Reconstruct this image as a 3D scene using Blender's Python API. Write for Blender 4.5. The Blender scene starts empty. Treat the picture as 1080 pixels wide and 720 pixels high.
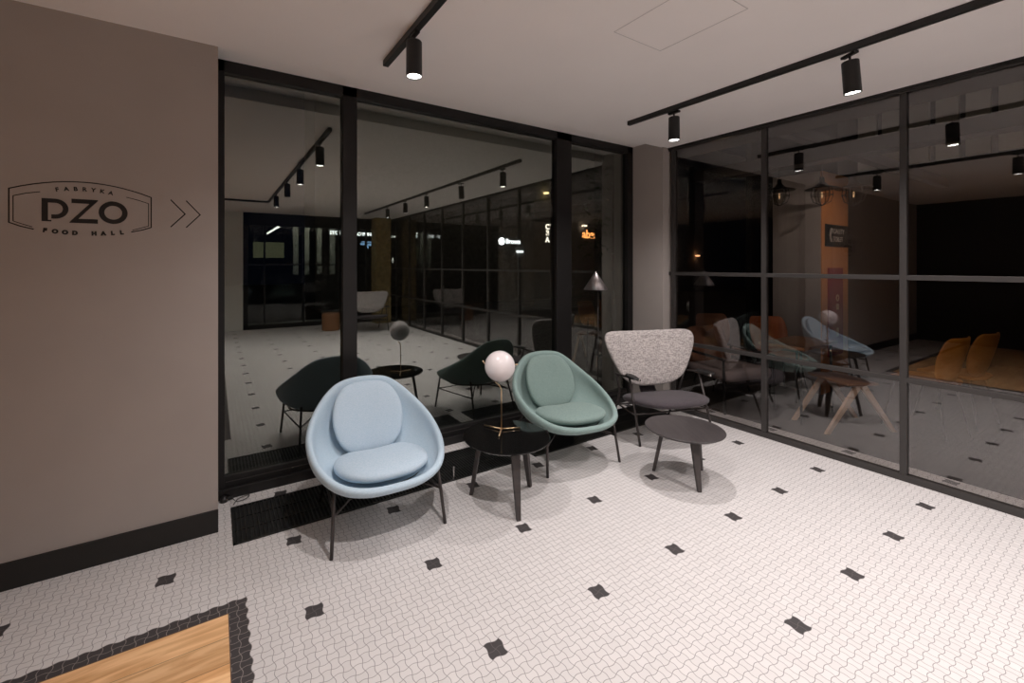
import bpy, bmesh, math, random
from math import sin, cos, pi, radians, sqrt, atan2
from mathutils import Vector, Matrix, Euler

random.seed(7)
S = bpy.context.scene
COL = S.collection

# ------------------------------------------------------------------ camera
FPX, CXP, HOR = 456.4, 507.4, 279.8
TH = radians(58.37)
cam_d = bpy.data.cameras.new('camera')
cam = bpy.data.objects.new('camera', cam_d); COL.objects.link(cam)
cam_d.sensor_fit = 'HORIZONTAL'; cam_d.sensor_width = 36.0
cam_d.lens = FPX / 1080 * 36
cam_d.shift_x = (540 - CXP) / 1080
cam_d.shift_y = -(360 - HOR) / 1080
cam_d.clip_start = 0.05; cam_d.clip_end = 200
cam.location = (0, 0, 1.5)
cam.rotation_euler = (pi/2, 0, -(pi/2 - TH))
S.camera = cam

# ------------------------------------------------------------------ world and exposure
S.view_settings.view_transform = 'Standard'
S.view_settings.look = 'None'
S.view_settings.exposure = 0.0
S.view_settings.gamma = 1.0
S.view_settings.use_curve_mapping = False
w = bpy.data.worlds.new('night'); S.world = w; w.use_nodes = True
w.node_tree.nodes['Background'].inputs[0].default_value = (0.10, 0.14, 0.30, 1)
w.node_tree.nodes['Background'].inputs[1].default_value = 0.012

SPOT_W = 12.2
SPOT_COL = (1.0, 0.93, 0.915)

# ------------------------------------------------------------------ materials
def mat(name, col, rough=0.6, metal=0.0, noise=0.0, nscale=30, bump=0.0, bscale=200, spec=0.5, coat=0.0):
    m = bpy.data.materials.new(name); m.use_nodes = True
    nt = m.node_tree; b = nt.nodes['Principled BSDF']
    b.inputs['Base Color'].default_value = (*col, 1)
    b.inputs['Roughness'].default_value = rough
    b.inputs['Metallic'].default_value = metal
    b.inputs['Specular IOR Level'].default_value = spec
    b.inputs['Coat Weight'].default_value = coat
    tc = nt.nodes.new('ShaderNodeTexCoord')
    if noise > 0:
        n = nt.nodes.new('ShaderNodeTexNoise'); n.inputs['Scale'].default_value = nscale
        n.inputs['Detail'].default_value = 4
        nt.links.new(tc.outputs['Object'], n.inputs['Vector'])
        r = nt.nodes.new('ShaderNodeMapRange')
        r.inputs['From Min'].default_value = 0.3; r.inputs['From Max'].default_value = 0.7
        r.inputs['To Min'].default_value = 1 - noise; r.inputs['To Max'].default_value = 1 + noise
        nt.links.new(n.outputs['Fac'], r.inputs['Value'])
        v = nt.nodes.new('ShaderNodeVectorMath'); v.operation = 'SCALE'
        v.inputs[0].default_value = col
        nt.links.new(r.outputs[0], v.inputs['Scale'])
        nt.links.new(v.outputs[0], b.inputs['Base Color'])
    if bump > 0:
        n2 = nt.nodes.new('ShaderNodeTexNoise'); n2.inputs['Scale'].default_value = bscale
        nt.links.new(tc.outputs['Object'], n2.inputs['Vector'])
        bp = nt.nodes.new('ShaderNodeBump'); bp.inputs['Strength'].default_value = bump
        bp.inputs['Distance'].default_value = 0.002
        nt.links.new(n2.outputs['Fac'], bp.inputs['Height'])
        nt.links.new(bp.outputs[0], b.inputs['Normal'])
    return m

def emis(name, col, strength):
    m = bpy.data.materials.new(name); m.use_nodes = True
    nt = m.node_tree; b = nt.nodes['Principled BSDF']
    b.inputs['Base Color'].default_value = (0, 0, 0, 1)
    b.inputs['Emission Color'].default_value = (*col, 1)
    b.inputs['Emission Strength'].default_value = strength
    return m

def glass(name, tint, ior, rcol=(1, 1, 1)):
    m = bpy.data.materials.new(name); m.use_nodes = True
    nt = m.node_tree
    for n in list(nt.nodes): nt.nodes.remove(n)
    o = nt.nodes.new('ShaderNodeOutputMaterial')
    mx = nt.nodes.new('ShaderNodeMixShader')
    t = nt.nodes.new('ShaderNodeBsdfTransparent'); t.inputs[0].default_value = (*tint, 1)
    g = nt.nodes.new('ShaderNodeBsdfGlossy'); g.inputs['Roughness'].default_value = 0.0
    g.inputs[0].default_value = (*rcol, 1)
    f = nt.nodes.new('ShaderNodeFresnel')
    gg = nt.nodes.new('ShaderNodeNewGeometry'); mr = nt.nodes.new('ShaderNodeMapRange')   # thin pane: same reflectance on both faces
    mr.inputs['To Min'].default_value = ior; mr.inputs['To Max'].default_value = 1/ior
    nt.links.new(gg.outputs['Backfacing'], mr.inputs['Value']); nt.links.new(mr.outputs[0], f.inputs[0])
    nt.links.new(f.outputs[0], mx.inputs[0]); nt.links.new(t.outputs[0], mx.inputs[1])
    nt.links.new(g.outputs[0], mx.inputs[2]); nt.links.new(mx.outputs[0], o.inputs[0])
    return m

def weave(name, c1, c2, scale, rough=0.9, bump=0.4):
    """woven cloth: two crossed wave-like noises pick between two yarn colours"""
    m = bpy.data.materials.new(name); m.use_nodes = True
    nt = m.node_tree; b = nt.nodes['Principled BSDF']
    b.inputs['Roughness'].default_value = rough
    b.inputs['Specular IOR Level'].default_value = 0.2
    b.inputs['Sheen Weight'].default_value = 0.15
    tc = nt.nodes.new('ShaderNodeTexCoord')
    outs = []
    for k, sc in enumerate(((scale*4, scale*4, scale*0.7), (scale*0.7, scale*0.7, scale*4))):
        mp = nt.nodes.new('ShaderNodeMapping'); mp.inputs['Scale'].default_value = sc
        nt.links.new(tc.outputs['Object'], mp.inputs[0])
        n = nt.nodes.new('ShaderNodeTexNoise'); n.inputs['Scale'].default_value = 1.0
        n.inputs['Detail'].default_value = 3
        nt.links.new(mp.outputs[0], n.inputs['Vector']); outs.append(n.outputs['Fac'])
    a = nt.nodes.new('ShaderNodeMath'); a.operation = 'ADD'
    nt.links.new(outs[0], a.inputs[0]); nt.links.new(outs[1], a.inputs[1])
    r = nt.nodes.new('ShaderNodeMapRange')
    r.inputs['From Min'].default_value = 0.85; r.inputs['From Max'].default_value = 1.15
    nt.links.new(a.outputs[0], r.inputs['Value'])
    mx = nt.nodes.new('ShaderNodeMix'); mx.data_type = 'RGBA'
    mx.inputs['A'].default_value = (*c1, 1); mx.inputs['B'].default_value = (*c2, 1)
    nt.links.new(r.outputs[0], mx.inputs['Factor'])
    nt.links.new(mx.outputs['Result'], b.inputs['Base Color'])
    bp = nt.nodes.new('ShaderNodeBump'); bp.inputs['Strength'].default_value = bump
    bp.inputs['Distance'].default_value = 0.0015
    nt.links.new(a.outputs[0], bp.inputs['Height']); nt.links.new(bp.outputs[0], b.inputs['Normal'])
    return m

class NG:
    """tiny expression helper for shader maths"""
    def __init__(s, nt): s.nt = nt
    def m(s, op, a, b=None, c=None):
        n = s.nt.nodes.new('ShaderNodeMath'); n.operation = op
        for i, v in enumerate((a, b, c)):
            if v is None: continue
            if isinstance(v, (int, float)): n.inputs[i].default_value = v
            else: s.nt.links.new(v, n.inputs[i])
        return n.outputs[0]

T = 0.56745 / 16
OX, OY = 2.0715, 0.8445
def tile_material(name, border):
    m = bpy.data.materials.new(name); m.use_nodes = True
    nt = m.node_tree; b = nt.nodes['Principled BSDF']; g = NG(nt); M = g.m
    geo = nt.nodes.new('ShaderNodeNewGeometry')
    sp = nt.nodes.new('ShaderNodeSeparateXYZ'); nt.links.new(geo.outputs['Position'], sp.inputs[0])
    u = M('DIVIDE', M('SUBTRACT', sp.outputs[0], OX), T)
    v = M('DIVIDE', M('SUBTRACT', sp.outputs[1], OY), T)
    A = 0.125
    su = M('MULTIPLY', M('SINE', M('MULTIPLY', u, pi)), A)      # for v lines
    sv = M('MULTIPLY', M('SINE', M('MULTIPLY', v, pi)), A)      # for u lines
    def line(u, s, sign):
        # distance to nearest u-line; odd lines shift +sign*s, even lines -sign*s
        ds = []
        for par in (0, 1):
            sh = M('MULTIPLY', s, sign if par else -sign)
            q = M('SUBTRACT', u, sh)
            q = M('SUBTRACT', q, float(par))
            k = M('ROUND', M('DIVIDE', q, 2.0))
            ds.append(M('ABSOLUTE', M('SUBTRACT', q, M('MULTIPLY', k, 2.0))))
        return M('MINIMUM', ds[0], ds[1])
    d = M('MINIMUM', line(u, sv, 1.0), line(v, su, -1.0))
    grout = M('SUBTRACT', 1.0, M('SMOOTH_MIN', 1.0, M('MAXIMUM', M('DIVIDE', M('SUBTRACT', d, 0.016), 0.03), 0.0), 0.01))
    # accents: 2x2 tiles every 16
    u2 = M('SUBTRACT', u, M('MULTIPLY', M('ROUND', M('DIVIDE', u, 16.0)), 16.0))
    v2 = M('SUBTRACT', v, M('MULTIPLY', M('ROUND', M('DIVIDE', v, 16.0)), 16.0))
    au = M('LESS_THAN', M('ABSOLUTE', M('SUBTRACT', u2, sv)), 0.985)
    av = M('LESS_THAN', M('ABSOLUTE', M('ADD', v2, su)), 0.985)
    acc = M('MULTIPLY', au, av)
    # the dark border round the timber inset
    bu = M('LESS_THAN', M('SUBTRACT', u, sv), -55.0)
    bv = M('LESS_THAN', M('ADD', v, su), 39.0)
    dark = M('MAXIMUM', acc, M('MULTIPLY', bu, bv))
    # per tile tint
    fl = nt.nodes.new('ShaderNodeCombineXYZ')
    nt.links.new(M('FLOOR', M('ADD', u, 0.0)), fl.inputs[0]); nt.links.new(M('FLOOR', M('ADD', v, 0.0)), fl.inputs[1])
    wn = nt.nodes.new('ShaderNodeTexWhiteNoise'); wn.noise_dimensions = '2D'
    nt.links.new(fl.outputs[0], wn.inputs['Vector'])
    tint = M('ADD', 0.965, M('MULTIPLY', wn.outputs['Value'], 0.06))
    def mix(f, a, bb):
        n = nt.nodes.new('ShaderNodeMix'); n.data_type = 'RGBA'
        nt.links.new(f, n.inputs['Factor'])
        for k, c in (('A', a), ('B', bb)):
            if isinstance(c, tuple): n.inputs[k].default_value = (*c, 1)
            else: nt.links.new(c, n.inputs[k])
        return n.outputs['Result']
    tile = mix(dark, (0.66, 0.635, 0.625), (0.055, 0.049, 0.05))
    gcol = mix(dark, (0.25, 0.235, 0.235), (0.30, 0.27, 0.25))
    # inside an accent the joint hardly shows
    c = mix(M('MULTIPLY', grout, M('SUBTRACT', 1.0, M('MULTIPLY', acc, 0.75))), tile, gcol)
    vm = nt.nodes.new('ShaderNodeVectorMath'); vm.operation = 'SCALE'
    nt.links.new(c, vm.inputs[0]); nt.links.new(tint, vm.inputs['Scale'])
    nt.links.new(vm.outputs[0], b.inputs['Base Color'])
    b.inputs['Roughness'].default_value = 0.55
    b.inputs['Specular IOR Level'].default_value = 0.35
    bp = nt.nodes.new('ShaderNodeBump'); bp.invert = True
    bp.inputs['Strength'].default_value = 0.25; bp.inputs['Distance'].default_value = 0.001
    nt.links.new(grout, bp.inputs['Height']); nt.links.new(bp.outputs[0], b.inputs['Normal'])
    return m

def oak_floor(name):
    m = bpy.data.materials.new(name); m.use_nodes = True
    nt = m.node_tree; b = nt.nodes['Principled BSDF']; M = NG(nt).m
    geo = nt.nodes.new('ShaderNodeNewGeometry')
    sp = nt.nodes.new('ShaderNodeSeparateXYZ'); nt.links.new(geo.outputs['Position'], sp.inputs[0])
    row = M('DIVIDE', M('SUBTRACT', 2.157, sp.outputs[1]), 0.135)
    rid = M('FLOOR', row)
    mp = nt.nodes.new('ShaderNodeCombineXYZ')
    nt.links.new(M('ADD', M('MULTIPLY', sp.outputs[0], 3.0), M('MULTIPLY', rid, 7.3)), mp.inputs[0])
    nt.links.new(M('MULTIPLY', sp.outputs[1], 26.0), mp.inputs[1])
    nt.links.new(rid, mp.inputs[2])
    n = nt.nodes.new('ShaderNodeTexNoise'); n.inputs['Scale'].default_value = 1.0
    n.inputs['Detail'].default_value = 6; n.inputs['Distortion'].default_value = 1.2
    nt.links.new(mp.outputs[0], n.inputs['Vector'])
    r = nt.nodes.new('ShaderNodeValToRGB'); e = r.color_ramp.elements
    e[0].position = 0.32; e[0].color = (0.62, 0.32, 0.13, 1)
    e[1].position = 0.62; e[1].color = (0.92, 0.58, 0.30, 1)
    nt.links.new(n.outputs['Fac'], r.inputs[0])
    wn = nt.nodes.new('ShaderNodeTexWhiteNoise'); wn.noise_dimensions = '1D'
    nt.links.new(rid, wn.inputs['W'])
    fr = M('FRACT', row)
    joint = M('LESS_THAN', M('MINIMUM', fr, M('SUBTRACT', 1.0, fr)), 0.012)
    k = M('MULTIPLY', M('ADD', 0.85, M('MULTIPLY', wn.outputs['Value'], 0.3)), M('SUBTRACT', 1.0, M('MULTIPLY', joint, 0.5)))
    vm = nt.nodes.new('ShaderNodeVectorMath'); vm.operation = 'SCALE'
    nt.links.new(r.outputs[0], vm.inputs[0]); nt.links.new(k, vm.inputs['Scale'])
    nt.links.new(vm.outputs[0], b.inputs['Base Color'])
    b.inputs['Roughness'].default_value = 0.38
    return m

def grain(name, c1, c2, axis_scale=(2, 30, 30), rough=0.5):
    m = bpy.data.materials.new(name); m.use_nodes = True
    nt = m.node_tree; b = nt.nodes['Principled BSDF']
    tc = nt.nodes.new('ShaderNodeTexCoord'); mp = nt.nodes.new('ShaderNodeMapping')
    mp.inputs['Scale'].default_value = axis_scale
    nt.links.new(tc.outputs['Object'], mp.inputs[0])
    n = nt.nodes.new('ShaderNodeTexNoise'); n.inputs['Scale'].default_value = 3; n.inputs['Detail'].default_value = 5
    nt.links.new(mp.outputs[0], n.inputs['Vector'])
    mx = nt.nodes.new('ShaderNodeMix'); mx.data_type = 'RGBA'
    mx.inputs['A'].default_value = (*c1, 1); mx.inputs['B'].default_value = (*c2, 1)
    nt.links.new(n.outputs['Fac'], mx.inputs['Factor'])
    nt.links.new(mx.outputs['Result'], b.inputs['Base Color'])
    b.inputs['Roughness'].default_value = rough
    return m

M_WALL = mat('wall_paint', (0.395, 0.355, 0.33), 0.85, noise=0.03, nscale=3, bump=0.15, bscale=150)
M_CEIL = mat('ceiling_paint', (0.90, 0.85, 0.825), 0.9, noise=0.015, nscale=2)
M_SEAM = mat('panel_seam', (0.62, 0.58, 0.57), 0.9)
M_FLOOR = tile_material('wavy_mosaic_tile', True)
M_OAK = oak_floor('oak_boards')
M_FRAME = mat('black_aluminium', (0.007, 0.006, 0.006), 0.5, noise=0.06, nscale=20)
M_RFRAME = mat('bronze_grey_steel', (0.040, 0.036, 0.034), 0.45, noise=0.06, nscale=20)
M_BASE = mat('black_baseboard', (0.011, 0.010, 0.009), 0.55)
M_BLACK = mat('matt_black', (0.012, 0.011, 0.011), 0.45)
M_ROD = mat('dark_metal_rod', (0.055, 0.046, 0.044), 0.38, metal=0.3)
M_CHROME = mat('polished_metal', (0.6, 0.58, 0.56), 0.2, metal=1.0)
M_GRILLE = mat('black_grille', (0.010, 0.010, 0.010), 0.4)
M_GLASS_W = glass('tinted_window_glass', (0.72, 0.75, 0.75), 2.45, (0.95, 0.97, 0.90))
M_GLASS_R = glass('partition_glass', (0.84, 0.82, 0.81), 1.88)
M_GLASS_S = glass('storefront_glass', (0.6, 0.62, 0.62), 1.5)
M_BLUE = weave('pale_blue_wool', (0.46, 0.605, 0.715), (0.57, 0.68, 0.785), 130, bump=0.25)
M_BLUE_SH = weave('pale_blue_shell_wool', (0.46, 0.61, 0.715), (0.56, 0.68, 0.775), 130, bump=0.2)
M_GREEN = weave('sage_green_wool', (0.20, 0.285, 0.265), (0.26, 0.35, 0.325), 130, bump=0.25)
M_GREEN_SH = weave('sage_green_shell_wool', (0.235, 0.335, 0.32), (0.295, 0.40, 0.375), 130, bump=0.2)
M_TWEED = weave('grey_tweed', (0.30, 0.27, 0.265), (0.60, 0.555, 0.535), 42, bump=0.5)
M_PLUM = weave('plum_grey_wool', (0.055, 0.046, 0.052), (0.090, 0.077, 0.085), 130, bump=0.3)
M_ASH = grain('black_stained_ash', (0.016, 0.013, 0.014), (0.085, 0.074, 0.074), (2, 30, 30), 0.42)
M_BLKTOP = mat('gloss_black_top', (0.005, 0.005, 0.005), 0.05, spec=0.3)
M_ASHLEG = grain('dark_leg_wood', (0.040, 0.033, 0.032), (0.070, 0.059, 0.057), (20, 20, 3), 0.5)
M_BRASS = mat('brushed_brass', (0.80, 0.58, 0.36), 0.28, metal=1.0)
M_OPAL = mat('opal_glass', (0.86, 0.80, 0.80), 0.22, noise=0.04, nscale=12)
M_CONE = mat('satin_steel_shade', (0.50, 0.46, 0.46), 0.35, metal=0.85)
M_LENS = emis('lamp_lens', (1.0, 0.95, 0.9), 14.0)
M_LENS_OFF = mat('unlit_lens', (0.1, 0.1, 0.1), 0.2)
M_INK = mat('black_vinyl', (0.012, 0.010, 0.010), 0.6)
M_CONC = mat('concrete', (0.22, 0.21, 0.19), 0.9, noise=0.2, nscale=6)
M_ASPH = mat('asphalt', (0.03, 0.03, 0.03), 0.9, noise=0.3, nscale=20)
M_DARK = mat('dark_wall', (0.02, 0.018, 0.018), 0.8)
M_ACEIL = mat('brown_dark_ceiling', (0.025, 0.019, 0.015), 0.8)
M_WHITEW = mat('white_wall', (0.78, 0.77, 0.72), 0.85)
M_ORANGE_W = mat('orange_plaster', (0.62, 0.25, 0.085), 0.8, noise=0.05, nscale=8)
M_GREYW = mat('grey_plaster', (0.30, 0.275, 0.26), 0.85, noise=0.05, nscale=5)
M_RED = mat('dark_red_board', (0.28, 0.015, 0.025), 0.5)
M_CREAM = mat('cream_print', (0.62, 0.42, 0.30), 0.6)
M_PALEOAK = grain('pale_oak', (0.62, 0.42, 0.28), (0.75, 0.56, 0.40), (3, 26, 26), 0.5)
M_BROWNWOOD = grain('brown_wood', (0.22, 0.095, 0.04), (0.34, 0.17, 0.08), (3, 26, 26), 0.5)
M_ORANGE = mat('orange_leather', (0.46, 0.13, 0.04), 0.5, noise=0.08, nscale=15)
M_MUSTARD = mat('mustard_leather', (0.50, 0.19, 0.02), 0.5, noise=0.08, nscale=15)
M_BROWN = mat('tan_brown_leather', (0.22, 0.10, 0.055), 0.5, noise=0.08, nscale=15)
M_BRICK = mat('yellow_brick', (0.36, 0.27, 0.12), 0.9, noise=0.4, nscale=14)
M_LEAF = mat('leaf', (0.05, 0.08, 0.03), 0.7, noise=0.3, nscale=10)
M_BARK = mat('bark', (0.06, 0.045, 0.03), 0.9)

# ------------------------------------------------------------------ mesh helpers
def obj(name, bm, m, parent=None, smooth=False, sub=0, bevel=0.0):
    me = bpy.data.meshes.new(name)
    bmesh.ops.recalc_face_normals(bm, faces=bm.faces)
    bm.to_mesh(me); bm.free()
    if smooth:
        for p in me.polygons: p.use_smooth = True
    me.materials.append(m)
    o = bpy.data.objects.new(name, me); COL.objects.link(o)
    if parent: o.parent = parent
    if bevel > 0:
        b = o.modifiers.new('b', 'BEVEL'); b.width = bevel; b.segments = 2; b.limit_method = 'ANGLE'
    if sub:
        s = o.modifiers.new('s', 'SUBSURF'); s.levels = sub; s.render_levels = sub
    return o

def thing(name, label, cat, loc=(0, 0, 0), rz=0, group=None):
    o = bpy.data.objects.new(name, None); COL.objects.link(o)
    o.location = loc; o.rotation_euler = (0, 0, rz); o.empty_display_size = 0.1
    o['label'] = label; o['category'] = cat
    if group: o['group'] = group
    return o

def tag(o, label, cat, group=None):
    o['label'] = label; o['category'] = cat
    if group: o['group'] = group
    return o

def struct(name, bm, m, bevel=0.0):
    o = obj(name, bm, m, bevel=bevel); o['kind'] = 'structure'
    return o

def dup(root, loc, rz, label, group=None):
    r = root.copy(); COL.objects.link(r); r.location = loc; r.rotation_euler = (0, 0, rz)
    r['label'] = label
    if group: r['group'] = group
    for ch in list(root.children):
        c = ch.copy(); COL.objects.link(c); c.parent = r
        for gch in list(ch.children):
            d = gch.copy(); COL.objects.link(d); d.parent = c
    return r

def box(bm, x0, x1, y0, y1, z0, z1):
    vs = [bm.verts.new(p) for p in ((x0,y0,z0),(x1,y0,z0),(x1,y1,z0),(x0,y1,z0),(x0,y0,z1),(x1,y0,z1),(x1,y1,z1),(x0,y1,z1))]
    for f in ((0,3,2,1),(4,5,6,7),(0,1,5,4),(1,2,6,5),(2,3,7,6),(3,0,4,7)):
        bm.faces.new([vs[i] for i in f])
    return bm

def B(*a): return box(bmesh.new(), *a)

def prism(bm, pts, h0, h1, axis='z'):
    """extrude an outline; axis y: pts are (x,z)"""
    def P(a, b, h): return (a, b, h) if axis == 'z' else (a, h, b) if axis == 'y' else (h, a, b)
    lo = [bm.verts.new(P(a, b, h0)) for a, b in pts]; hi = [bm.verts.new(P(a, b, h1)) for a, b in pts]
    n = len(pts)
    bm.faces.new(lo[::-1]); bm.faces.new(hi)
    for i in range(n): bm.faces.new([lo[i], lo[(i+1) % n], hi[(i+1) % n], hi[i]])
    return bm

def tube(bm, pts, r, seg=10, radii=None, closed=False):
    pts = [Vector(p) for p in pts]; n = len(pts); rings = []
    for i, p in enumerate(pts):
        a = pts[(i-1) % n] if (i > 0 or closed) else p
        b = pts[(i+1) % n] if (i < n-1 or closed) else p
        t = (b - a).normalized()
        ref = Vector((0, 0, 1)) if abs(t.z) < 0.92 else Vector((0, 1, 0))
        if i and not closed:
            pass
        x = t.cross(ref).normalized(); y = t.cross(x).normalized()
        rr = radii[i] if radii else r
        rings.append([bm.verts.new(p + x*rr*cos(2*pi*k/seg) + y*rr*sin(2*pi*k/seg)) for k in range(seg)])
    m = n if closed else n-1
    for i in range(m):
        A, Bn = rings[i], rings[(i+1) % n]
        # match phase
        best = min(range(seg), key=lambda s: (A[0].co - Bn[s].co).length)
        d1 = (A[1].co - Bn[(best+1) % seg].co).length; d2 = (A[1].co - Bn[(best-1) % seg].co).length
        sgn = 1 if d1 <= d2 else -1
        for k in range(seg):
            bm.faces.new([A[k], A[(k+1) % seg], Bn[(best + sgn*(k+1)) % seg], Bn[(best + sgn*k) % seg]])
    if not closed:
        bm.faces.new(rings[0]); bm.faces.new(rings[-1])
    return bm

def lathe(bm, prof, seg=32, c=(0, 0, 0)):
    rings = []
    for r, z in prof:
        if r < 1e-5: rings.append([bm.verts.new((c[0], c[1], c[2]+z))])
        else: rings.append([bm.verts.new((c[0]+r*cos(2*pi*k/seg), c[1]+r*sin(2*pi*k/seg), c[2]+z)) for k in range(seg)])
    for A, Bn in zip(rings, rings[1:]):
        for k in range(seg):
            k2 = (k+1) % seg
            if len(A) == 1 and len(Bn) == 1: continue
            if len(A) == 1: bm.faces.new([A[0], Bn[k], Bn[k2]])
            elif len(Bn) == 1: bm.faces.new([A[k], A[k2], Bn[0]])
            else: bm.faces.new([A[k], A[k2], Bn[k2], Bn[k]])
    return bm

def catmull(pts, n, closed=True):
    out = []; N = len(pts)
    for i in range(N if closed else N-1):
        p0, p1, p2, p3 = (Vector(pts[(i-1) % N]), Vector(pts[i]), Vector(pts[(i+1) % N]), Vector(pts[(i+2) % N]))
        if not closed:
            p0 = Vector(pts[max(i-1, 0)]); p3 = Vector(pts[min(i+2, N-1)])
        for k in range(n):
            t = k/n
            out.append(0.5*((2*p1) + (-p0+p2)*t + (2*p0-5*p1+4*p2-p3)*t*t + (-p0+3*p1-3*p2+p3)*t**3))
    if not closed: out.append(Vector(pts[-1]))
    return out

def pad(outline, thick, bend=lambda u, v: 0.0, rings=9, p=2.6, under=1.0, resample=48):
    """cushion: closed outline [(u,v)], swells in +w and -w. returns bmesh in (u, v, w)"""
    o3 = catmull([(a, b, 0) for a, b in outline], max(2, resample // len(outline)))
    cx = sum(q.x for q in o3)/len(o3); cy = sum(q.y for q in o3)/len(o3)
    bm = bmesh.new(); n = len(o3)
    def ring(k, side):
        rho = sin(pi/2*k/rings)
        h = thick/2*(max(0.0, 1-rho**p))**(1/p)*(1 if side > 0 else -under)
        return rho, h
    top = []; bot = []
    rho_list = [ring(k, 1) for k in range(1, rings+1)]
    c1 = bm.verts.new((cx, cy, thick/2 + bend(cx, cy))); c2 = bm.verts.new((cx, cy, -thick/2*under + bend(cx, cy)))
    for k in range(1, rings+1):
        rho, h = ring(k, 1); _, h2 = ring(k, -1)
        pts = [(cx + (q.x-cx)*rho, cy + (q.y-cy)*rho) for q in o3]
        top.append([bm.verts.new((a, b, h + bend(a, b))) for a, b in pts])
        bot.append(top[-1] if k == rings else [bm.verts.new((a, b, h2 + bend(a, b))) for a, b in pts])
    for L, c in ((top, c1), (bot, c2)):
        for j in range(n):
            bm.faces.new([c, L[0][j], L[0][(j+1) % n]])
        for k in range(rings-1):
            for j in range(n):
                f = [L[k][j], L[k+1][j], L[k+1][(j+1) % n], L[k][(j+1) % n]]
                if L is bot and k == rings-2:
                    pass
                bm.faces.new(f)
    return bm

def xform(bm, M): bmesh.ops.transform(bm, matrix=M, verts=bm.verts); return bm

def text_bm(s, size, extrude=0.001, offset=0.0, spacing=1.0, align='CENTER'):
    c = bpy.data.curves.new('lettering', 'FONT'); c.body = s; c.size = size; c.extrude = extrude
    c.offset = offset; c.space_character = spacing; c.align_x = align; c.align_y = 'CENTER'
    o = bpy.data.objects.new('lettering_tmp', c); COL.objects.link(o)
    dg = bpy.context.evaluated_depsgraph_get()
    me = bpy.data.meshes.new_from_object(o.evaluated_get(dg))
    bm = bmesh.new(); bm.from_mesh(me)
    bpy.data.objects.remove(o); bpy.data.curves.remove(c); bpy.data.meshes.remove(me)
    return bm

RX90 = Matrix.Rotation(pi/2, 4, 'X')

# ================================================================== SETTING
CZ = 2.735          # ceiling
WY = 3.23           # window frame front
GX = 4.08           # right partition front
bm = bmesh.new()
# floor tiles: room and the adjoining room share the tile field
box(bm, -4.0, 4.405, -14.0, 3.42, -0.08, 0.0)
floor = struct('floor', bm, M_FLOOR)
struct('floor_annex', B(4.405, 10.0, -6.0, 3.42, -0.08, 0.0), mat('dark_annex_floor', (0.055, 0.045, 0.040), 0.6, noise=0.2, nscale=5))  # plain dark brown colour beyond the floor rail
struct('floor_inset', B(-3.9, 0.0496, -3.0, 2.1565, -0.01, 0.0012), M_OAK)
bm = bmesh.new(); box(bm, 0.0496, 0.0530, -3.0, 2.160, -0.01, 0.0022); box(bm, -3.9, 0.0496, 2.1565, 2.160, -0.01, 0.0022)
struct('trim_1', bm, mat('dark_edge_strip', (0.12, 0.07, 0.05), 0.5))
struct('ceiling', B(-4.0, GX+0.1, -4.95, 2.87, CZ, CZ+0.2), M_CEIL)
struct('ceiling_recess', B(-0.2, 4.2, 2.87, 3.5, CZ+0.085, CZ+0.2), M_CEIL)
# access hatch in the ceiling: a fine seam
bm = bmesh.new()
hx0, hx1, hy0, hy1, q = 1.80, 2.185, 1.10, 1.58, 0.0022
box(bm, hx0, hx1, hy1-q, hy1+q, CZ-0.0012, CZ+0.001); box(bm, hx0, hx1, hy0-q, hy0+q, CZ-0.0012, CZ+0.001)
box(bm, hx0-q, hx0+q, hy0, hy1, CZ-0.0012, CZ+0.001); box(bm, hx1-q, hx1+q, hy0, hy1, CZ-0.0012, CZ+0.001)
struct('trim_2', bm, M_SEAM)
struct('wall_back', B(-4.0, 0.017, 2.86, 3.5, 0, CZ+0.05), M_WALL)
struct('baseboard_back', B(-4.0, 0.018, 2.848, 2.8615, 0, 0.125), M_BASE)
# corner pier between the two glazed walls
struct('wall_corner', B(3.985, 4.15, 2.85, 3.5, 0, CZ+0.085), M_WALL)
struct('wall_left', B(-4.15, -4.0, -4.95, 3.5, 0, CZ+0.1), M_DARK)  # dark colour stands in for the unlit left side of the room
struct('wall_front', B(-4.0, 0.56, -5.05, -4.85, 0, CZ+0.1), M_WHITEW)

# ---------- window wall: frame with three panes
def frame_obj(name, boxes, m, kind='structure', parent=None, bevel=0.003):
    bm = bmesh.new()
    for b_ in boxes: box(bm, *b_)
    o = obj(name, bm, m, parent, bevel=bevel)
    if not parent: o['kind'] = kind
    return o
ZT = 2.82
win = frame_obj('window_1', [
    (0.017, 3.985, WY, WY+0.10, ZT-0.075, ZT),
    (0.017, 3.985, WY-0.015, WY+0.10, 0.0, 0.065),
    (0.017, 3.985, WY+0.012, WY+0.09, 0.065, 0.135),
    (0.017, 0.055, WY, WY+0.10, 0, ZT),
    (0.800, 0.905, WY, WY+0.10, 0, ZT),
    (2.865, 3.06, WY, WY+0.10, 0, ZT),
    (3.90, 3.985, WY, WY+0.10, 0, ZT)], M_FRAME)
for x0, x1 in ((0.055, 0.80), (0.905, 2.865), (3.06, 3.90)):
    obj('window_pane', B(x0, x1, 3.268, 3.270, 0.135, ZT-0.075), M_GLASS_W, win)
# bright edge line on the sill
frame_obj('trim_3', [(0.06, 3.9, WY+0.008, WY+0.013, 0.098, 0.103)], M_RFRAME, bevel=0)

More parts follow.
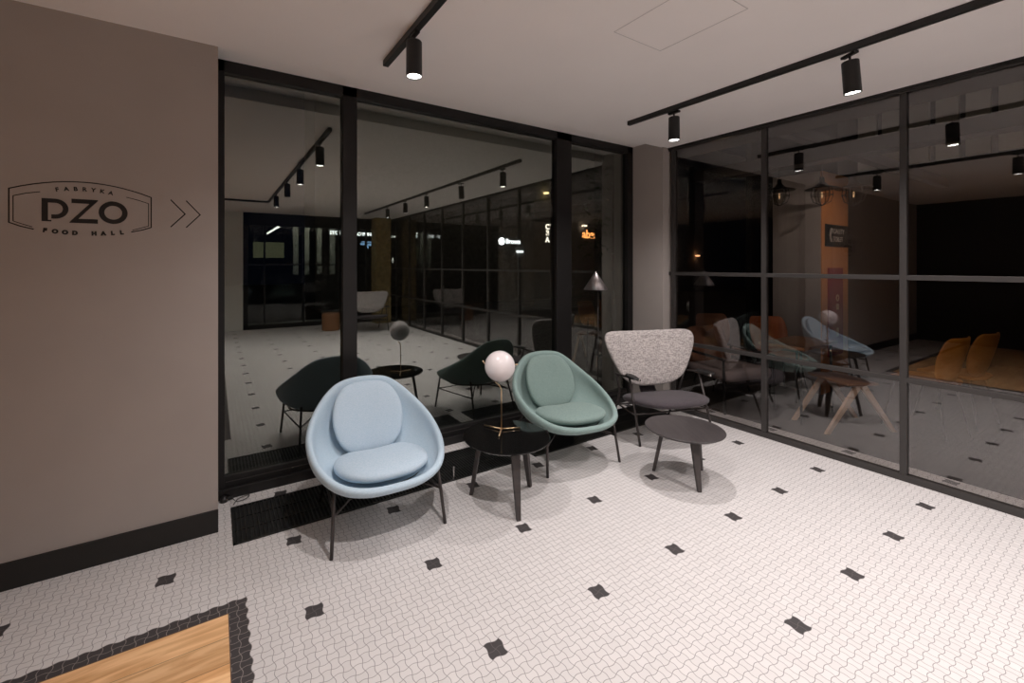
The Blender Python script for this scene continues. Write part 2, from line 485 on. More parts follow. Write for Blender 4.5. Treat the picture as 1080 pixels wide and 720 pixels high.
# ---------- right partition: slim steel frame, full height glass
Y0, Y1 = -4.85, 2.85
mulls = [2.80, 1.925, 1.025, 0.12, -0.79, -1.69, -2.60, -3.50, -4.40]
bxs = [(GX, GX+0.05, Y0, Y1, CZ-0.035, CZ), (GX-0.004, GX+0.055, Y0, Y1, 0, 0.045)]
for y in mulls: bxs.append((GX, GX+0.05, y-0.019, y+0.019, 0.045, CZ-0.035))
for z in (1.415, 0.703): bxs.append((GX+0.002, GX+0.048, Y0, Y1, z-0.017, z+0.017))
win2 = frame_obj('window_2', bxs, M_RFRAME, bevel=0.002)
obj('window_pane', B(GX+0.024, GX+0.026, Y0, Y1, 0.045, CZ-0.035), M_GLASS_R, win2)
# second floor rail beyond the glass
frame_obj('trim_4', [(4.402, 4.420, -4.85, 3.0, 0, 0.006)], M_RFRAME, bevel=0)
frame_obj('trim_5', [(GX-0.012, GX, Y0, Y1, CZ-0.022, CZ)], M_FRAME, bevel=0)

# ---------- front wall far behind the camera: dark shopfront
sf = frame_obj('window_3', [
    (0.56, 4.08, -4.95, -4.85, 2.44, CZ), (0.56, 4.08, -4.95, -4.85, 0, 0.10),
    (0.56, 0.66, -4.95, -4.85, 0, CZ), (0.99, 1.03, -4.94, -4.86, 0, 2.44), (1.85, 1.90, -4.94, -4.86, 0, 2.44),
    (2.70, 2.75, -4.94, -4.86, 0, 2.44), (3.42, 3.46, -4.94, -4.86, 0, 2.44),
    (0.66, 4.08, -4.94, -4.87, 1.50, 1.54)], M_FRAME)
obj('window_pane', B(0.66, 4.08, -4.901, -4.899, 0.10, 2.44), M_GLASS_S, sf)
# room behind the shopfront
struct('wall_store', B(-1.0, 6.0, -14.1, -14.0, 0, 3.4), M_DARK)
struct('ceiling_store', B(-1.0, 6.0, -14.0, -4.95, 3.2, 3.3), M_DARK)
struct('wall_store_side', B(-1.1, -1.0, -14.0, -4.95, 0, 3.3), M_DARK)

# ---------- adjoining room (right)
struct('ceiling_annex', B(GX+0.05, 4.55, -6.0, 3.5, 2.72, 2.85), M_ACEIL)
struct('ceiling_annex_high', B(4.55, 10.0, -6.0, 3.5, 4.7, 4.85), M_ACEIL)
struct('wall_annex_back', B(6.9, 10.0, 3.42, 3.5, 0, 4.8), M_DARK)
struct('wall_annex_right', B(10.0, 10.1, -6.0, 3.5, 0, 4.8), M_DARK)
struct('wall_annex_front', B(GX+0.1, 10.0, -6.1, -6.0, 0, 4.8), M_DARK)
# ventilation ducts / beams under the dark ceiling
struct('trim_6', B(5.40, 5.62, -5.9, 3.4, 2.60, 2.74), M_BLACK)
struct('trim_7', B(4.55, 9.9, 1.95, 2.05, 2.74, 2.86), M_BLACK)

# ---------- outdoors
struct('ground', B(-30, 45, 3.42, 40, -0.2, -0.09), M_ASPH)

# ================================================================== LIGHTS: tracks and spots
def make_track(name, label, x0, x1, y0, y1, group):
    o = obj(name, B(x0, x1, y0, y1, CZ-0.036, CZ), M_BLACK, bevel=0.002)
    return tag(o, label, 'light track', group)
make_track('light_track', 'black ceiling track with one lit spotlight, nearest the white wall with the logo', 0.863, 0.897, -2.70, 2.53, 'ceiling light tracks')
make_track('light_track', 'long black ceiling track running beside the glass partition, right of the ceiling hatch', 3.010, 3.044, -3.6, 2.50, 'ceiling light tracks')
make_track('light_track', 'short black cross track on the ceiling, seen only mirrored in the left window', -3.2, 0.863, -2.72, -2.686, 'ceiling light tracks')

def make_spot(lit=True):
    t = thing('track_spotlight', 'spot', 'spotlight')
    bm = bmesh.new()
    lathe(bm, [(0, 0.182), (0.038, 0.182), (0.0405, 0.178), (0.0415, 0.0), (0.0375, 0.0), (0.036, 0.012), (0, 0.012)], 28)
    ho = obj('housing', bm, M_BLACK, t, smooth=False)
    bm = bmesh.new(); lathe(bm, [(0, 0.006), (0.0355, 0.006), (0.0355, 0.010), (0, 0.010)], 24)
    obj('lens', bm, M_LENS if lit else M_LENS_OFF, ho)
    bm = bmesh.new(); tube(bm, [(0, 0, 0.18), (0, 0, 0.225)], 0.006, 8)
    box(bm, -0.013, 0.013, -0.045, 0.045, 0.211, 0.2255)
    obj('adapter', bm, M_CHROME if lit is None else M_BLACK, t)
    return t
spot_proto = make_spot(True)
off_proto = make_spot(False)
ZS = 2.476
spots = [
 (0.880, 2.090, 1, 'lit black cylinder spotlight on the track nearest the logo wall', 0, 0),
 (0.880, 0.930, 1, 'lit black spotlight, second on the track nearest the logo wall, seen in the window reflection', 0, 0),
 (0.880,-0.140, 0, 'unlit black spotlight, third on the logo wall track, seen in the window reflection', 0, 0),
 (0.880,-1.430, 1, 'lit black spotlight, fourth on the logo wall track, smallest in the window reflection', 0, 0),
 (3.060, 2.090, 1, 'small lit black spotlight near the window end of the right track, above the grey armchair', 0, 0),
 (3.085, 0.985, 1, 'large tilted black spotlight on the right track near the upper right corner', 5, 0),
 (3.027,-0.120, 1, 'lit black spotlight, third along the right track, seen only reflected in the window', 0, 0),
 (3.027,-1.070, 1, 'lit black spotlight, fourth along the right track, seen only reflected in the window', 0, 0),
 (-0.350,-2.703, 1, 'lit black spotlight on the cross track nearer the corner, mirrored at the window edge', 0, 0),
 (-1.700,-2.703, 1, 'lit black spotlight on the cross track, farther from the corner', 0, 0),
 (3.027,-2.040, 1, 'lit black spotlight, fifth along the right track, seen only reflected in the window', 0, 0)]
used = {1: False, 0: False}
for x, y, lit, lab, tilt, e in spots:
    proto = spot_proto if lit else off_proto
    if not used[lit]:
        o = proto; o.location = (x, y, ZS); o['label'] = lab; o['group'] = 'track spotlights'; used[lit] = True
    else:
        o = dup(proto, (x, y, ZS), 0, lab, 'track spotlights')
    if tilt: o.rotation_euler = (0, radians(-tilt), radians(-30))
    if lit:
        L = bpy.data.lights.new('spot_beam', 'SPOT'); L.energy = SPOT_W * 4 * (0.42 if tilt else 0.62 if x > 2 and y > 0.5 else 0.95 if x > 2 else 1.10 if y > 0.5 else 0.45 if x < 0 else 1.7); L.color = SPOT_COL
        L.spot_size = radians(140); L.spot_blend = 1.0; L.shadow_soft_size = 0.008
        lo = bpy.data.objects.new('spot_beam', L); COL.objects.link(lo)
        lo.location = (0, 0, -0.004); lo.parent = o
bpy.data.objects.remove

# ================================================================== CHAIRS
def rim_profile():
    half = [(0.0, -0.405, 0.335), (0.16, -0.392, 0.340), (0.295, -0.315, 0.362), (0.378, -0.165, 0.412), (0.402, 0.00, 0.475),
            (0.383, 0.130, 0.536), (0.322, 0.238, 0.612), (0.236, 0.307, 0.690), (0.145, 0.338, 0.735), (0.0, 0.350, 0.748)]
    left = [(-x, y, z) for x, y, z in half[1:-1]][::-1]
    return catmull(half + left, 3)

def shell_bm():
    rim = rim_profile(); n = len(rim); bm = bmesh.new(); K = 9
    def surf(off):
        rings = []
        for k in range(1, K+1):
            s = k/K; ring = []
            for r in rim:
                hr = sin(pi/2*s)**0.92
                hz = 1-cos(pi/2*s**1.15)
                zb = 0.245
                # inner shell shrinks towards the bottom centre
                cy = -0.02
                x = r.x*hr; y = cy + (r.y-cy)*hr; z = zb + (r.z-zb)*hz
                d = Vector((r.x, r.y-cy, 0)); L = d.length; d /= L
                slope = s
                x -= d.x*off*slope; y -= d.y*off*slope; z += off*(1-slope*0.9)
                if k == K: z += 0
                ring.append(Vector((x, y, z)))
            rings.append(ring)
        return Vector((0, -0.02, 0.245+off)), rings
    co, ro = surf(0.0); ci, ri = surf(0.044)
    # rim roll: one ring half way, raised
    mid = []
    for j in range(n):
        m_ = (ro[-1][j] + ri[-1][j])/2; mid.append(m_ + Vector((0, 0, 0.014)))
    V = lambda L: [bm.verts.new(p) for p in L]
    RO = [V(r) for r in ro]; RI = [V(r) for r in ri]; MI = V(mid)
    cO = bm.verts.new(co); cI = bm.verts.new(ci)
    for c, R in ((cO, RO), (cI, RI)):
        for j in range(n): bm.faces.new([c, R[0][j], R[0][(j+1) % n]])
        for k in range(K-1):
            for j in range(n): bm.faces.new([R[k][j], R[k+1][j], R[k+1][(j+1) % n], R[k][(j+1) % n]])
    for A, C in ((RO[-1], MI), (MI, RI[-1])):
        for j in range(n): bm.faces.new([A[j], C[j], C[(j+1) % n], A[(j+1) % n]])
    return bm

def tub_chair(name, label, m_shell, m_cush, loc, rz, group):
    t = thing(name, label, 'chair', loc, rz, group)
    obj('shell', shell_bm(), m_shell, t, smooth=True, sub=1)
    # back cushion: oval, leaning on the inner back
    ol = [(0, -0.215), (0.12, -0.205), (0.195, -0.13), (0.225, 0.0), (0.20, 0.12), (0.13, 0.205), (0, 0.228),
          (-0.13, 0.205), (-0.20, 0.12), (-0.225, 0.0), (-0.195, -0.13), (-0.12, -0.205)]
    bm = pad(ol, 0.085, bend=lambda u, v: 0.9*u*u + 0.25*v*v)
    xform(bm, Matrix.Translation((0, 0.215, 0.520)) @ Matrix.Rotation(radians(67), 4, 'X'))
    obj('back_cushion', bm, m_cush, t, smooth=True, sub=1)
    # seat cushion: D shaped, waist at the back
    ol = [(0, -0.298), (0.13, -0.283), (0.228, -0.210), (0.268, -0.085), (0.250, 0.04), (0.185, 0.125), (0.09, 0.125), (0, 0.115),
          (-0.09, 0.125), (-0.185, 0.125), (-0.250, 0.04), (-0.268, -0.085), (-0.228, -0.210), (-0.13, -0.283)]
    bm = pad(ol, 0.095, bend=lambda u, v: 0.12*u*u)
    xform(bm, Matrix.Translation((0, -0.045, 0.350)) @ Matrix.Rotation(radians(-4), 4, 'X'))
    obj('seat_cushion', bm, m_cush, t, smooth=True, sub=1)
    # ring frame that carries the shell
    bm = bmesh.new()
    ringp = [(0.300*cos(a), -0.01+0.270*sin(a), 0.298 + 0.01*sin(a)) for a in [2*pi*k/36 for k in range(36)]]
    tube(bm, ringp, 0.007, 8, closed=True)
    obj('ring_frame', bm, M_ROD, t, smooth=True)
    for sx in (-1, 1):
        bm = bmesh.new(); tube(bm, [(sx*0.292, -0.245, 0.345), (sx*0.318, -0.300, 0.0)], 0.0095, 10)
        obj('leg', bm, M_ROD, t, smooth=True)
        bm = bmesh.new(); tube(bm, [(sx*0.240, 0.195, 0.345), (sx*0.275, 0.300, 0.0)], 0.0095, 10)
        obj('leg', bm, M_ROD, t, smooth=True)
        bm = bmesh.new(); tube(bm, [(sx*0.299, -0.262, 0.195), (sx*0.258, 0.248, 0.195)], 0.006, 8)
        obj('side_stretcher', bm, M_ROD, t, smooth=True)
    bm = bmesh.new(); tube(bm, [(-0.299, -0.262, 0.197), (0, -0.01, 0.262), (0.258, 0.248, 0.197)], 0.006, 8)
    tube(bm, [(0.299, -0.262, 0.197), (0, -0.01, 0.262), (-0.258, 0.248, 0.197)], 0.006, 8)
    obj('cross_brace', bm, M_ROD, t, smooth=True)
    return t

tub_chair('tub_chair', 'pale blue upholstered tub chair on thin dark metal legs, left of the black round table',
          M_BLUE_SH, M_BLUE, (0.835, 2.565, 0), radians(-2), 'tub chairs by the window')
tub_chair('tub_chair', 'sage green upholstered tub chair on thin dark metal legs, right of the globe lamp',
          M_GREEN_SH, M_GREEN, (2.365, 2.603, 0), radians(-9), 'tub chairs by the window')

def lounge_chair(label, loc, rz):
    t = thing('lounge_armchair', label, 'armchair', loc, rz, 'grey tweed armchairs')
    ol = [(0, -0.255), (0.17, -0.245), (0.31, -0.175), (0.405, -0.02), (0.462, 0.12), (0.462, 0.20), (0.395, 0.245), (0.18, 0.252),
          (0, 0.252), (-0.18, 0.252), (-0.395, 0.245), (-0.462, 0.20), (-0.462, 0.12), (-0.405, -0.02), (-0.31, -0.175), (-0.17, -0.245)]
    bm = pad(ol, 0.075, bend=lambda u, v: 0.36*u*u, p=3.2, resample=64)
    xform(bm, Matrix.Translation((-0.01, 0.20, 0.642)) @ Matrix.Rotation(radians(74), 4, 'X'))
    obj('backrest', bm, M_TWEED, t, smooth=True, sub=1)
    ol = [(0, -0.29), (0.16, -0.285), (0.29, -0.22), (0.345, -0.06), (0.33, 0.12), (0.24, 0.24), (0.1, 0.28),
          (-0.1, 0.28), (-0.24, 0.24), (-0.33, 0.12), (-0.345, -0.06), (-0.29, -0.22), (-0.16, -0.285)]
    bm = pad(ol, 0.095, bend=lambda u, v: 0.15*u*u)
    xform(bm, Matrix.Translation((-0.02, -0.04, 0.318)) @ Matrix.Rotation(radians(-7), 4, 'X'))
    obj('seat', bm, M_PLUM, t, smooth=True, sub=1)
    # spine bracket behind
    bm = bmesh.new()
    pts = [(0.0, -0.02, 0.285), (0.0, 0.16, 0.290), (0.0, 0.235, 0.36), (0.0, 0.262, 0.50), (0.0, 0.285, 0.62)]
    tube(bm, catmull(pts, 5, closed=False), 0.012, 8, radii=None)
    for v_ in bm.verts: v_.co.x *= 7
    obj('spine', bm, M_PLUM, t, smooth=True)
    for sx in (-1, 1):
        bm = bmesh.new()
        tube(bm, [(sx*0.360, -0.195, 0.0), (sx*0.354, -0.03, 0.525)], 0.010, 10)
        obj('leg', bm, M_ROD, t, smooth=True)
        bm = bmesh.new()
        tube(bm, [(sx*0.30, 0.345, 0.0), (sx*0.315, 0.19, 0.34), (sx*0.355, 0.17, 0.50)], 0.010, 10)
        obj('leg', bm, M_ROD, t, smooth=True)
        bm = bmesh.new()
        tube(bm, catmull([(sx*0.352, -0.155, 0.540), (sx*0.366, 0.02, 0.530), (sx*0.36, 0.14, 0.515), (sx*0.345, 0.21, 0.51)], 5, closed=False), 0.009, 10)
        obj('arm_rail', bm, M_ROD, t, smooth=True)
        bm = bmesh.new(); tube(bm, [(sx*0.368, -0.122, 0.24), (sx*0.31, 0.24, 0.22)], 0.008, 8)
        obj('side_rail', bm, M_ROD, t, smooth=True)
        ol = [(0, -0.095), (0.03, -0.075), (0.036, 0.0), (0.028, 0.07), (0, 0.095), (-0.028, 0.07), (-0.036, 0.0), (-0.03, -0.075)]
        bm = pad(ol, 0.026, rings=6)
        xform(bm, Matrix.Translation((sx*0.368, -0.085, 0.552)) @ Matrix.Rotation(sx*radians(8), 4, 'Z'))
        ar_ = obj('armrest', bm, M_BLACK, t, smooth=True)
        bm = bmesh.new()
        tube(bm, [(sx*0.352, -0.150, 0.540), (sx*0.351, -0.176, 0.541)], 0.011, 10)
        ob = obj('arm_cap', bm, M_CHROME, ar_, smooth=True)
    bm = bmesh.new(); tube(bm, [(-0.368, -0.122, 0.24), (0.368, -0.122, 0.24)], 0.008, 8)
    obj('front_rail', bm, M_ROD, t, smooth=True)
    bm = bmesh.new(); tube(bm, [(-0.335, 0.20, 0.225), (0.335, 0.20, 0.225)], 0.008, 8)
    obj('rear_rail', bm, M_ROD, t, smooth=True)
    return t
arm = lounge_chair('wide grey tweed lounge armchair with dark plum seat, in the corner beside the glass partition', (3.405, 2.435, 0), radians(-18))
dup(arm, (3.05, -3.25, 0), radians(180), 'grey tweed lounge armchair at the far shopfront, seen faintly reflected in the middle window pane', 'grey tweed armchairs')

# ================================================================== COFFEE TABLES
def coffee_table(label, loc, rz, H, R, foot_r, m_top, m_leg, group):
    t = thing('coffee_table', label, 'table', loc, rz, group)
    bm = bmesh.new()
    lathe(bm, [(0, H-0.020), (R-0.020, H-0.020), (R-0.004, H-0.010), (R, H-0.003), (R-0.002, H), (0, H)], 64)
    o = obj('tabletop', bm, m_top, t)
    for p in o.data.polygons: p.use_smooth = False
    for k in range(3):
        a = 2*pi*k/3
        bm = bmesh.new()
        # flat tapered leg, wide side tangential
        def quad(r, wid, thk, z):
            return [(r-thk/2, -wid/2, z), (r+thk/2, -wid/2, z), (r+thk/2, wid/2, z), (r-thk/2, wid/2, z)]
        lo = [bm.verts.new(p) for p in quad(foot_r-0.01, 0.026, 0.022, 0)]
        hi = [bm.verts.new(p) for p in quad(foot_r-0.075, 0.058, 0.028, H-0.020)]
        bm.faces.new(lo[::-1]); bm.faces.new(hi)
        for i in range(4): bm.faces.new([lo[i], lo[(i+1) % 4], hi[(i+1) % 4], hi[i]])
        xform(bm, Matrix.Rotation(a, 4, 'Z'))
        obj('leg', bm, m_leg, t, bevel=0.003)
    bm = bmesh.new()
    for k in range(3):
        a = 2*pi*k/3
        b2 = B(0, foot_r-0.075, -0.015, 0.015, H-0.045, H-0.020)
        xform(b2, Matrix.Rotation(a, 4, 'Z'))
        me = bpy.data.meshes.new('x'); b2.to_mesh(me); bm.from_mesh(me); bpy.data.meshes.remove(me); b2.free()
    obj('under_brace', bm, m_leg, t)
    return t
a1 = atan2(2.05-2.276, 1.522-1.592)
coffee_table('round three-legged side table with glossy black top, between the blue and green chairs',
             (1.592, 2.276, 0), a1, 0.412, 0.278, 0.245, M_BLKTOP, M_ASHLEG, 'round side tables')
a2 = atan2(1.679-1.857, 2.732-2.835)
coffee_table('low round black-stained wood side table with visible grain, in front of the grey armchair',
             (2.835, 1.857, 0), a2, 0.352, 0.262, 0.212, M_ASH, M_ASHLEG, 'round side tables')

# ================================================================== GLOBE LAMP
t = thing('globe_table_lamp', 'white opal globe lamp on a slim brass three-pronged foot, standing on the glossy black table', 'lamp', (1.612, 2.362, 0.412), 0)
bm = bmesh.new()
cu = []
lathe(bm, [(0.100*sin(pi*k/20), -0.100*cos(pi*k/20)) for k in range(21)], 40, (0, 0, 0))
xform(bm, Matrix.Translation((-0.012, 0.0, 0.425)))
obj('globe', bm, M_OPAL, t, smooth=True)
bm = bmesh.new()
Rv = Vector((cos(TH-pi/2), sin(TH-pi/2), 0))
Rv = Vector((sin(TH), -cos(TH), 0))      # picture right
tube(bm, [(0, 0, 0.008), (0, 0, 0.270), tuple(-Rv*0.012 + Vector((0, 0, 0.295))), tuple(-Rv*0.040 + Vector((0, 0, 0.318)))], 0.0042, 10)
obj('stem', bm, M_BRASS, t, smooth=True)
bm = bmesh.new()
gc = Vector((-0.012, 0, 0.425))
for sg, dz in ((-1, 0.030), (1, 0.030)):
    bm = bmesh.new()
    tube(bm, [tuple(gc + Rv*sg*0.096 + Vector((0, 0, 0.012 if sg < 0 else 0.010))), tuple(gc + Rv*sg*(0.113 if sg < 0 else 0.120) + Vector((0, 0, 0.036 if sg < 0 else 0.012)))], 0.004, 8)
    obj('side_pin', bm, M_BRASS, t, smooth=True)
bm = bmesh.new()
Fv = Vector((cos(TH), sin(TH), 0))       # away from the camera
for dx, dy in ((-0.112, 0.075), (0.125, 0.030), (-0.020, -0.110)):
    e = Rv*dx + Fv*dy
    tube(bm, [(0, 0, 0.010), tuple(e + Vector((0, 0, 0.006)))], 0.0052, 10)
obj('foot', bm, M_BRASS, t, smooth=True)

# ================================================================== CONE FLOOR LAMP
t = thing('cone_floor_lamp', 'slim floor lamp with pointed steel cone shade, standing between the green chair and the armchair', 'lamp', (3.19, 3.03, 0))
bm = bmesh.new(); lathe(bm, [(0.0, 1.445), (0.004, 1.44), (0.118, 1.262), (0.114, 1.262), (0, 1.432)], 40)
obj('lamp_shade', bm, M_CONE, t, smooth=True)
bm = bmesh.new(); tube(bm, [(0.03, 0.0, 0.01), (0.03, 0.0, 1.36)], 0.004, 10); obj('pole', bm, M_ROD, t, smooth=True)
bm = bmesh.new(); lathe(bm, [(0, 0), (0.12, 0), (0.12, 0.010), (0.115, 0.014), (0, 0.016)], 36); obj('base', bm, M_BLACK, t)

# ================================================================== FLOOR GRILLES
def grille(label, x0, x1, y0, y1):
    t = thing('floor_grille', label, 'grille', (x0, y0, 0), 0, 'black trench heater grilles')
    L, Wd = x1-x0, y1-y0
    bm = bmesh.new()
    box(bm, 0, L, 0, 0.012, 0, 0.007); box(bm, 0, L, Wd-0.012, Wd, 0, 0.007)
    box(bm, 0, 0.012, 0, Wd, 0, 0.007); box(bm, L-0.012, L, 0, Wd, 0, 0.007)
    obj('rim', bm, M_GRILLE, t)
    bm = bmesh.new(); n = int(L/0.022)
    for k in range(n):
        x = 0.02 + k*0.022
        if x > L-0.02: break
        box(bm, x, x+0.008, 0.012, Wd-0.012, 0.0015, 0.0068)
    for y in (Wd*0.33, Wd*0.66): box(bm, 0.012, L-0.012, y-0.004, y+0.004, 0.0015, 0.0060)
    obj('slats', bm, M_GRILLE, t)
    obj('trench', B(0.012, L-0.012, 0.012, Wd-0.012, 0.0003, 0.0012), mat('trench_shade', (0.002, 0.002, 0.002), 0.9), t)  # flat black sheet paints the shaded hollow below the slats
    return t
grille('long black slatted floor heater grille starting under the blue chair beside the logo wall', 0.085, 2.0, 2.665, 3.085)
grille('black slatted floor heater grille behind the green chair, ending at the corner pier', 2.14, 3.90, 2.665, 3.085)

# cable at the window foot and a little post by the table
bm = bmesh.new()
tube(bm, catmull([(0.045, 3.215, 0.03), (0.075, 3.19, 0.05), (0.115, 3.14, 0.012), (0.17, 3.15, 0.008), (0.19, 3.19, 0.008), (0.13, 3.17, 0.010), (0.10, 3.10, 0.012)], 6, closed=False), 0.0025, 6)
tag(obj('cable', bm, M_BLACK, smooth=True), 'thin black cable curling from the window foot to the floor grille', 'cable')
bm = bmesh.new(); tube(bm, [(0.04, 3.20, 0.012), (0.10, 3.20, 0.012)], 0.011, 10)
lathe(bm, [(0, 0), (0.022, 0), (0.022, 0.02), (0.012, 0.035), (0, 0.035)], 16, (0.05, 3.195, 0))
tag(obj('cable_socket', bm, M_BLACK, smooth=False), 'small black socket at the left foot of the window frame', 'socket')
bm = bmesh.new()
lathe(bm, [(0, 0), (0.011, 0), (0.009, 0.004), (0.007, 0.010), (0.007, 0.070), (0.009, 0.074), (0.009, 0.080), (0.005, 0.086), (0, 0.086)], 16, (1.43, 2.69, 0.0075))
tag(obj('valve_post', bm, M_CHROME, smooth=False), 'tiny grey metal post beside the left leg of the glossy black table', 'post')

# ================================================================== WALL LOGO
def P2(pts, wd, y=2.8585, d=0.0015):
    """stroke of width wd along (x,z) points on the wall face"""
    bm = bmesh.new()
    for (a, b), (c, e) in zip(pts, pts[1:]):
        v = Vector((c-a, e-b)); 
        if v.length < 1e-6: continue
        nrm = Vector((-v.y, v.x)).normalized()*wd/2; ex = v.normalized()*wd*0.35
        p = [(a-ex.x+nrm.x, b-ex.y+nrm.y), (c+ex.x+nrm.x, e+ex.y+nrm.y), (c+ex.x-nrm.x, e+ex.y-nrm.y), (a-ex.x-nrm.x, b-ex.y-nrm.y)]
        prism(bm, p, y, y+d*1.5, 'y')
    return bm
def join(*bms):
    bm = bmesh.new()
    for b_ in bms:
        me = bpy.data.meshes.new('x'); b_.to_mesh(me); bm.from_mesh(me); bpy.data.meshes.remove(me); b_.free()
    return bm
lg = thing('wall_logo', 'black food hall emblem painted on the grey wall, curved frame around big lettering', 'sign', (0, 0, 0))
def arc(x0, z0, x1, z1, xm, zm, n=14):
    out = []
    for k in range(n+1):
        s = k/n
        # quadratic through three points (mid at s=.5)
        x = x0*(1-s)*(1-2*s) + 4*xm*s*(1-s) + x1*s*(2*s-1); z = z0*(1-s)*(1-2*s) + 4*zm*s*(1-s) + z1*s*(2*s-1)
        out.append((x, z))
    return out
CXL = -0.549
top = arc(-0.813, 1.858, -0.285, 1.858, CXL, 1.912)
outer = join(P2([(-0.732, 1.672), (-0.775, 1.684), (-0.813, 1.700), (-0.813, 1.858)] + top + [(-0.285, 1.858), (-0.285, 1.700), (-0.322, 1.685), (-0.366, 1.673)], 0.0050))
obj('outer_outline', outer, M_INK, lg)
obj('inner_outline', P2([(-0.709, 1.851), (-0.757, 1.840), (-0.799, 1.825), (-0.799, 1.707), (-0.765, 1.693), (-0.736, 1.683)], 0.0030), M_INK, lg)
obj('inner_outline', P2([(-0.387, 1.851), (-0.340, 1.840), (-0.296, 1.825), (-0.296, 1.707), (-0.330, 1.694), (-0.362, 1.683)], 0.0030), M_INK, lg)
# big P Z O
yF, yB = 2.8580, 2.8605
def ringpoly(cx, cz, ro, ri, a0, a1, n=28):
    pts = [(cx+ro*cos(a0+(a1-a0)*k/n), cz+ro*sin(a0+(a1-a0)*k/n)) for k in range(n+1)]
    pts2 = [(cx+ri*cos(a0+(a1-a0)*k/n), cz+ri*sin(a0+(a1-a0)*k/n)) for k in range(n+1)]
    bm = bmesh.new()
    for k in range(n):
        prism(bm, [pts[k], pts[k+1], pts2[k+1], pts2[k]], yF, yB, 'y')
    return bm
bmP = bmesh.new()
prism(bmP, [(-0.703, 1.712), (-0.681, 1.712), (-0.681, 1.822), (-0.703, 1.822)], yF, yB, 'y')
prism(bmP, [(-0.681, 1.822), (-0.656, 1.822), (-0.656, 1.802), (-0.681, 1.802)], yF, yB, 'y')
prism(bmP, [(-0.669, 1.746), (-0.656, 1.746), (-0.656, 1.726), (-0.669, 1.726)], yF, yB, 'y')
prism(bmP, [(-0.681, 1.719), (-0.669, 1.719), (-0.669, 1.712), (-0.681, 1.712)], yF, yB, 'y')
big = join(bmP, ringpoly(-0.656, 1.774, 0.048, 0.028, -pi/2, pi/2, 18), ringpoly(-0.439, 1.768, 0.057, 0.035, 0, 2*pi, 36))
for q_ in ([(-0.597, 1.827), (-0.499, 1.827), (-0.499, 1.822), (-0.522, 1.806), (-0.597, 1.806)],
           [(-0.604, 1.709), (-0.499, 1.709), (-0.499, 1.730), (-0.574, 1.730), (-0.604, 1.712)],
           [(-0.499, 1.823), (-0.530, 1.8065), (-0.604, 1.713), (-0.572, 1.7295)]):
    prism(big, q_, yF, yB, 'y')
obj('main_lettering', big, M_INK, lg)
def arc_text(s, cx, zc, halfw, sag, size, offset, up=1):
    parts = []
    n = len(s)
    for k, ch in enumerate(s):
        if ch == ' ': continue
        f = -1 + 2*k/(n-1)
        b_ = text_bm(ch, size, 0.0008, offset)
        ang = up*f*atan2(2*sag, halfw)
        xform(b_, Matrix.Translation((cx+f*halfw, 2.859, zc + up*sag*(1-f*f))) @ Matrix.Rotation(ang, 4, 'Y') @ RX90)
        parts.append(b_)
    return join(*parts)
obj('upper_lettering', arc_text('FABRYKA', CXL, 1.8665, 0.100, 0.010, 0.027, 0.0009, 1), M_INK, lg)
obj('lower_lettering', arc_text('FOOD HALL', CXL, 1.668, 0.143, 0.010, 0.026, 0.0022, -1), M_INK, lg)
ar = thing('wall_arrows', 'two thin black chevrons pointing right, painted beside the window', 'sign', (0, 0, 0))
obj('chevron', P2([(-0.200, 1.852), (-0.137, 1.780), (-0.200, 1.708)], 0.0052), M_INK, ar)
obj('chevron', P2([(-0.131, 1.852), (-0.068, 1.780), (-0.131, 1.708)], 0.0052), M_INK, ar)

# ================================================================== BEYOND THE PARTITION
def area(name, loc, e, col, size=0.3, kind='POINT', rot=None):
    L = bpy.data.lights.new(name, kind); L.energy = e; L.color = col
    if kind == 'AREA': L.size = size
    else: L.shadow_soft_size = 0.015
    o = bpy.data.objects.new(name, L); COL.objects.link(o); o.location = loc
    if rot: o.rotation_euler = rot
    return o
# pillar: grey plaster on one face, orange on the other
pl = thing('clad_pillar', 'square pillar, grey plaster on one face and orange on the other, seen through the partition', 'pillar', (6.0, 2.2, 0))
obj('core', B(0, 0.74, 0.012, 0.52, 0, 2.60), M_GREYW, pl)
obj('orange_cladding', B(0, 0.74, 0, 0.012, 0, 2.60), M_ORANGE_W, pl)
sg = thing('direction_sign', 'small black sign with two lines of script and arrows, high on the orange pillar face', 'sign', (6.37, 2.198, 1.86))
bd = obj('board', B(-0.30, 0.33, -0.012, 0, -0.135, 0.125), M_BLACK, sg)
b1 = xform(text_bm('TOALETY', 0.085, 0.001), Matrix.Translation((0.03, -0.0135, 0.045)) @ RX90)
b2 = xform(text_bm('TOILET', 0.085, 0.001), Matrix.Translation((0.03, -0.0135, -0.05)) @ RX90)
b3 = bmesh.new()
for dx in (0, 0.035):
    for (p_, q_) in (((-0.17+dx, 0.08), (-0.21+dx, 0.0)), ((-0.21+dx, 0.0), (-0.17+dx, -0.08))):
        tube(b3, [(p_[0], -0.0135, p_[1]), (q_[0], -0.0135, q_[1])], 0.004, 6)
M_SIGNW = mat('sign_white', (0.6, 0.55, 0.5), 0.6)
obj('lettering', join(b1, b2, b3), M_SIGNW, bd)
rb = thing('red_board', 'tall dark red board with pale emblems on the orange pillar face, below the black sign', 'sign', (6.37, 2.198, 0.95))
pn = obj('panel', B(-0.23, 0.17, -0.015, 0, -0.52, 0.52), M_RED, rb)
bm = bmesh.new()
lathe(bm, [(0.028, -0.004), (0.04, -0.004), (0.04, 0.004), (0.028, 0.004), (0.028, -0.004)], 20)
xform(bm, Matrix.Translation((0.0, -0.018, 0.16)) @ RX90)
obj('emblem', bm, M_CREAM, pn)
obj('emblem', B(-0.035, 0.035, -0.02, -0.015, 0.02, 0.09), M_CREAM, pn)
